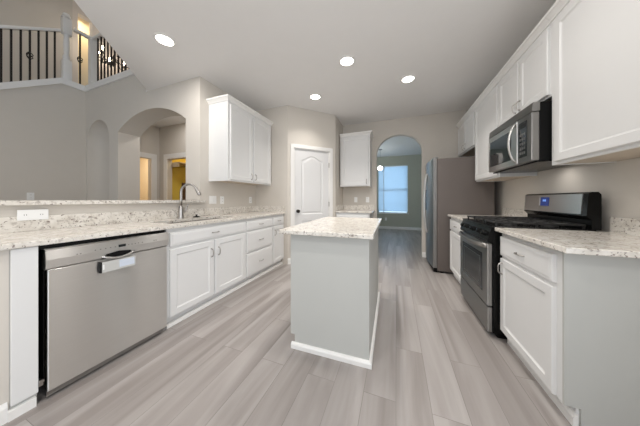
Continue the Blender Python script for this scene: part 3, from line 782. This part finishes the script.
outlet('white switch on the back wall over the small counter, left one', (-.83, WB, 1.135), TOWARD_YM, kind='switch')
outlet('white outlet on the back wall over the small counter, right one', (-.575, WB, 1.135), TOWARD_YM)
outlet('white outlet on the right wall behind the range', (WR, 2.98, 1.13), TOWARD_XM)
outlet('white outlet on the family room wall below the stairs', (SX, 1.385, 1.19), TOWARD_XP)
outlet('white outlet low on the dining room wall under the window', (-.37, DYB, .38), TOWARD_YM)

# ================================================================== LIGHTS
def downlight(x, y, z=CZ, label=None, p=16, parentlabel='', r=.075, vis=R(140)):
    t = thing('recessed_ceiling_light', label, 'ceiling light', (x, y, z), 0, 'recessed lights in the ceiling')
    MB().lathe([(r, -.001), (r + .022, -.001), (r + .022, -.006), (r + .004, -.012), (r, -.010)], (0, 0, 0), 32).build('trim_ring', 'trim', t, True)
    MB().lathe([(0, -.009), (r * .6, -.0088), (r, -.006), (r, -.002), (0, -.002)], (0, 0, 0), 32).build('lens', 'lampglass', t, True)
    l = area('downlight_beam', (x, y, z - .02), (0, 0, 0), .14, .14, p, WARM, 'DISK', spread=vis)
for x, y, lb in ((-2.25, 1.41, 'round recessed ceiling light nearest the bar and family room'),
                 (-.55, 2.39, 'round recessed ceiling light above the kitchen island'),
                 (.155, 3.04, 'round recessed ceiling light nearest the refrigerator'),
                 (-1.22, 3.04, 'round recessed ceiling light in front of the pantry door')):
    downlight(x, y, label=lb, p=15 if x < -2 else 7 if x < -1 else 12, vis=R(180) if x < -2 else R(110))
for x, y in ((.15, 1.40), (-.9, .2), (.15, -1.2), (-1.6, -1.3)):  # unseen downlights added out of view to light the room
    area('downlight_beam', (x, y, CZ - .02), (0, 0, 0), .14, .14, 16, WARM, 'DISK')
# unseen lamps added high up to light the family room
for x, y in ((-4.2, .6), (-4.0, -1.4)): area('high_fill_lamp', (x, y, 5.55), (0, 0, 0), .3, .3, 9, (1, .90, .72), 'DISK')
area('hall_light', (-4.0, 2.7, 2.78), (0, 0, 0), .15, .15, 6, WARM, 'DISK')
area('closet_light', (-4.3, 3.6, 2.55), (0, 0, 0), .2, .2, 7, (1, .80, .42), 'DISK')
area('bathroom_light', (-6.0, 2.8, 2.45), (0, 0, 0), .3, .3, 22, (1, .86, .66), 'DISK')
area('upper_hall_light', (-5.2, 3.0, 5.5), (0, 0, 0), .3, .3, 9, (1, .9, .8), 'DISK')
area('upper_room_light', (-6.9, 2.5, 5.5), (0, 0, 0), .3, .3, 12, (1, .82, .5), 'DISK')

# dining pendant
t = thing('pendant_light', 'small lit glass pendant in the dining room, in front of the window', 'pendant light', (-.49, 7.0, CZ))
MB().cyl((0, 0, -.02), (0, 0, 1), .06, .06, .02).build('canopy', 'nickel', t)
MB().cyl((0, 0, -.56), (0, 0, 1), .005, .005, .55, 8).build('stem', 'nickel', t)
MB().lathe([(0, -.70), (.05, -.69), (.08, -.64), (.075, -.59), (.03, -.555), (0, -.55)], (0, 0, 0), 20).build('globe', 'lampglass', t, True)

# ================================================================== STAIR AND BALCONY RAILINGS
def baluster(mb, x, y, z0, z1, knuckle=False):
    mb.box(x - .0095, x + .0095, y - .0095, y + .0095, z0, z1)
    mb.box(x - .014, x + .014, y - .014, y + .014, z0, z0 + .02)
    if knuckle:
        zc = (z0 + z1) / 2
        for a in range(4):
            q = a * PI / 2 + PI / 4
            mb.tube([(x + .035 * math.sin(PI * i / 8) * math.cos(q + i * .35), y + .035 * math.sin(PI * i / 8) * math.sin(q + i * .35), zc - .06 + .12 * i / 8) for i in range(9)], .006, 6)
    return mb
def newel(x, y, z0, h, parent, name='newel_post', k=.82):
    mb = MB()
    a = .062 * k
    mb.box(x - a, x + a, y - a, y + a, z0, z0 + h * .30, .006)
    mb.lathe([(a * .9, 0), (a * .75, .02), (a * .95, .05), (a * .6, .10), (a * .72, h * .22), (a * .62, h * .36), (a * .85, h * .38), (a * .85, h * .40)], (x, y, z0 + h * .30), 20)
    mb.box(x - a, x + a, y - a, y + a, z0 + h * .68, z0 + h * .92, .006)
    mb.lathe([(a * 1.2, 0), (a * 1.25, .012), (a * .6, .02), (a * .95, .05), (a * .7, .085), (0, .10)], (x, y, z0 + h * .92), 20)
    return mb.build(name, 'trim', parent, True)
capz = gz + .10
RX = SX - .06
t = thing('stair_railing', 'white stair handrail on black iron balusters, rising to the newel post', 'railing', (RX, 1.0, capz - .5))
def loc(o, mb): mb.xf(Matrix.Translation((-o.location.x, -o.location.y, -o.location.z))); return mb
b_up = []
ys = [1.644 - .0832 * i for i in range(24)]
for i, y in enumerate(ys):
    zt = capz - (1.70 - y) * .69
    loc(t, baluster(MB(), RX, y, zt - .01, zt + .81, knuckle=(i % 4 == 3))).build('baluster', 'bronze', t)
hr = [(-.032, 0), (.032, 0), (.036, .02), (.03, .05), (.0, .06), (-.03, .05), (-.036, .02)]
def rail(p0, p1, w=.07, h=.07):
    mb = MB(); p0, p1 = Vector(p0), Vector(p1); d = (p1 - p0); d.z = 0; d.normalize(); s_ = Vector((d.y, -d.x, 0))
    A_ = [mb.bm.verts.new(p0 + s_ * u + Vector((0, 0, v))) for u, v in hr]; B_ = [mb.bm.verts.new(p1 + s_ * u + Vector((0, 0, v))) for u, v in hr]
    mb.bm.faces.new(A_); mb.bm.faces.new(B_[::-1])
    for i in range(7): mb.bm.faces.new((A_[i], B_[i], B_[(i + 1) % 7], A_[(i + 1) % 7]))
    return mb
ye = ys[-1] - .1
loc(t, rail((RX, ye, capz - (1.70 - ye) * .69 + .80), (RX, 1.70, capz + .80))).build('handrail', 'trim', t)
o_ = newel(0, 0, 0, 1.18, t); o_.location = (0, 1.775 - t.location.y, capz - t.location.z - .0)
bl = thing('balcony_railing', 'white balcony rail with black iron balusters over the arched wall', 'railing', (RX + .02, 2.12, capz))
BX = RX + .02; BY = 2.10
loc(bl, baluster(MB(), BX, 1.93, capz, capz + .93, True)).build('baluster', 'bronze', bl)
x = BX + .17
i = 0
while x < -3.62:
    loc(bl, baluster(MB(), x, BY, capz, capz + .93, i % 5 == 2)).build('baluster', 'bronze', bl); x += .108; i += 1
loc(bl, rail((BX, 1.855, capz + .93), (BX, BY, capz + .93))).build('handrail', 'trim', bl)
loc(bl, rail((BX, BY, capz + .93), (-3.62, BY, capz + .93))).build('handrail', 'trim', bl)
mb = MB().box(BX - .045, BX + .055, BY - .05, BY + .05, capz, capz + .93, .004); loc(bl, mb).build('post', 'trim', bl)

# chandelier in the upper hall
t = thing('chandelier', 'dark iron chandelier with lit candle bulbs behind the balcony railing', 'chandelier', (-6.0, 2.68, 4.30))
MB().cyl((0, 0, .1), (0, 0, 1), .008, .008, 1.18, 8).cyl((0, 0, 1.27), (0, 0, 1), .06, .06, .03).build('stem', 'bronze', t)
MB().lathe([(0, -.16), (.02, -.14), (.035, -.08), (.02, 0), (.03, .06), (.01, .12), (0, .12)], (0, 0, 0), 16).build('hub', 'bronze', t, True)
for a in range(6):
    q = a * PI / 3 + .9
    pts = [(r_ * math.cos(q), r_ * math.sin(q), z_) for r_, z_ in ((.02, .05), (.08, -.02), (.14, -.10), (.20, -.11), (.25, -.06), (.26, -.02))]
    ar = MB().tube(pts, .008, 8).build('arm', 'bronze', t, 'all')
    MB().lathe([(0, -.03), (.02, -.03), (.035, -.015), (.014, -.012), (.014, .05), (0, .05)], (pts[-1][0], pts[-1][1], .01), 12).build('candle_cup', 'bronze', ar, True)
    MB().lathe([(0, .06), (.018, .065), (.028, .088), (.018, .125), (0, .15)], (pts[-1][0], pts[-1][1], 0), 12).build('bulb', 'bulb', ar, True)
# closet shelf and rod on the closet's left wall
t = thing('closet_shelf', 'pale shelf with hanging rod high on the wall of the yellow closet', 'shelf', (-4.9, 3.65, 1.98))
MB().box(0, .28, -.44, .48, 0, .02).build('shelf_board', 'cream', t)
MB().cyl((.22, -.44, -.06), (0, 1, 0), .014, .014, .92, 12).build('rod', 'nickel', t)
for y_ in (-.43, .0, .46): MB().box(0, .25, y_ - .01, y_ + .01, -.09, 0).build('bracket', 'cream', t)
# open door leaf inside the bathroom
t = thing('towel_bar', 'small towel bar on the cream bathroom wall', 'towel bar', (-6.93, 2.75, 1.5))
MB().cyl((.05, -.25, 0), (0, 1, 0), .01, .01, .5, 10).build('bar', 'nickel', t)
for y_ in (-.23, .23): MB().cyl((-.018, y_, 0), (1, 0, 0), .012, .012, .07, 10).build('bar_post', 'nickel', t)

t = thing('closet_organizer', 'brown wooden drawer tower standing inside the yellow closet', 'cabinet', (-4.9, 3.60, 0))
MB().box(0, .28, -.14, .22, 0, 1.55).build('cabinet_box', 'brown', t)
for i_ in range(4): MB().box(.28, .298, -.12, .20, .04 + i_ * .37, .39 + i_ * .37, .003).build('drawer', 'brown', t)
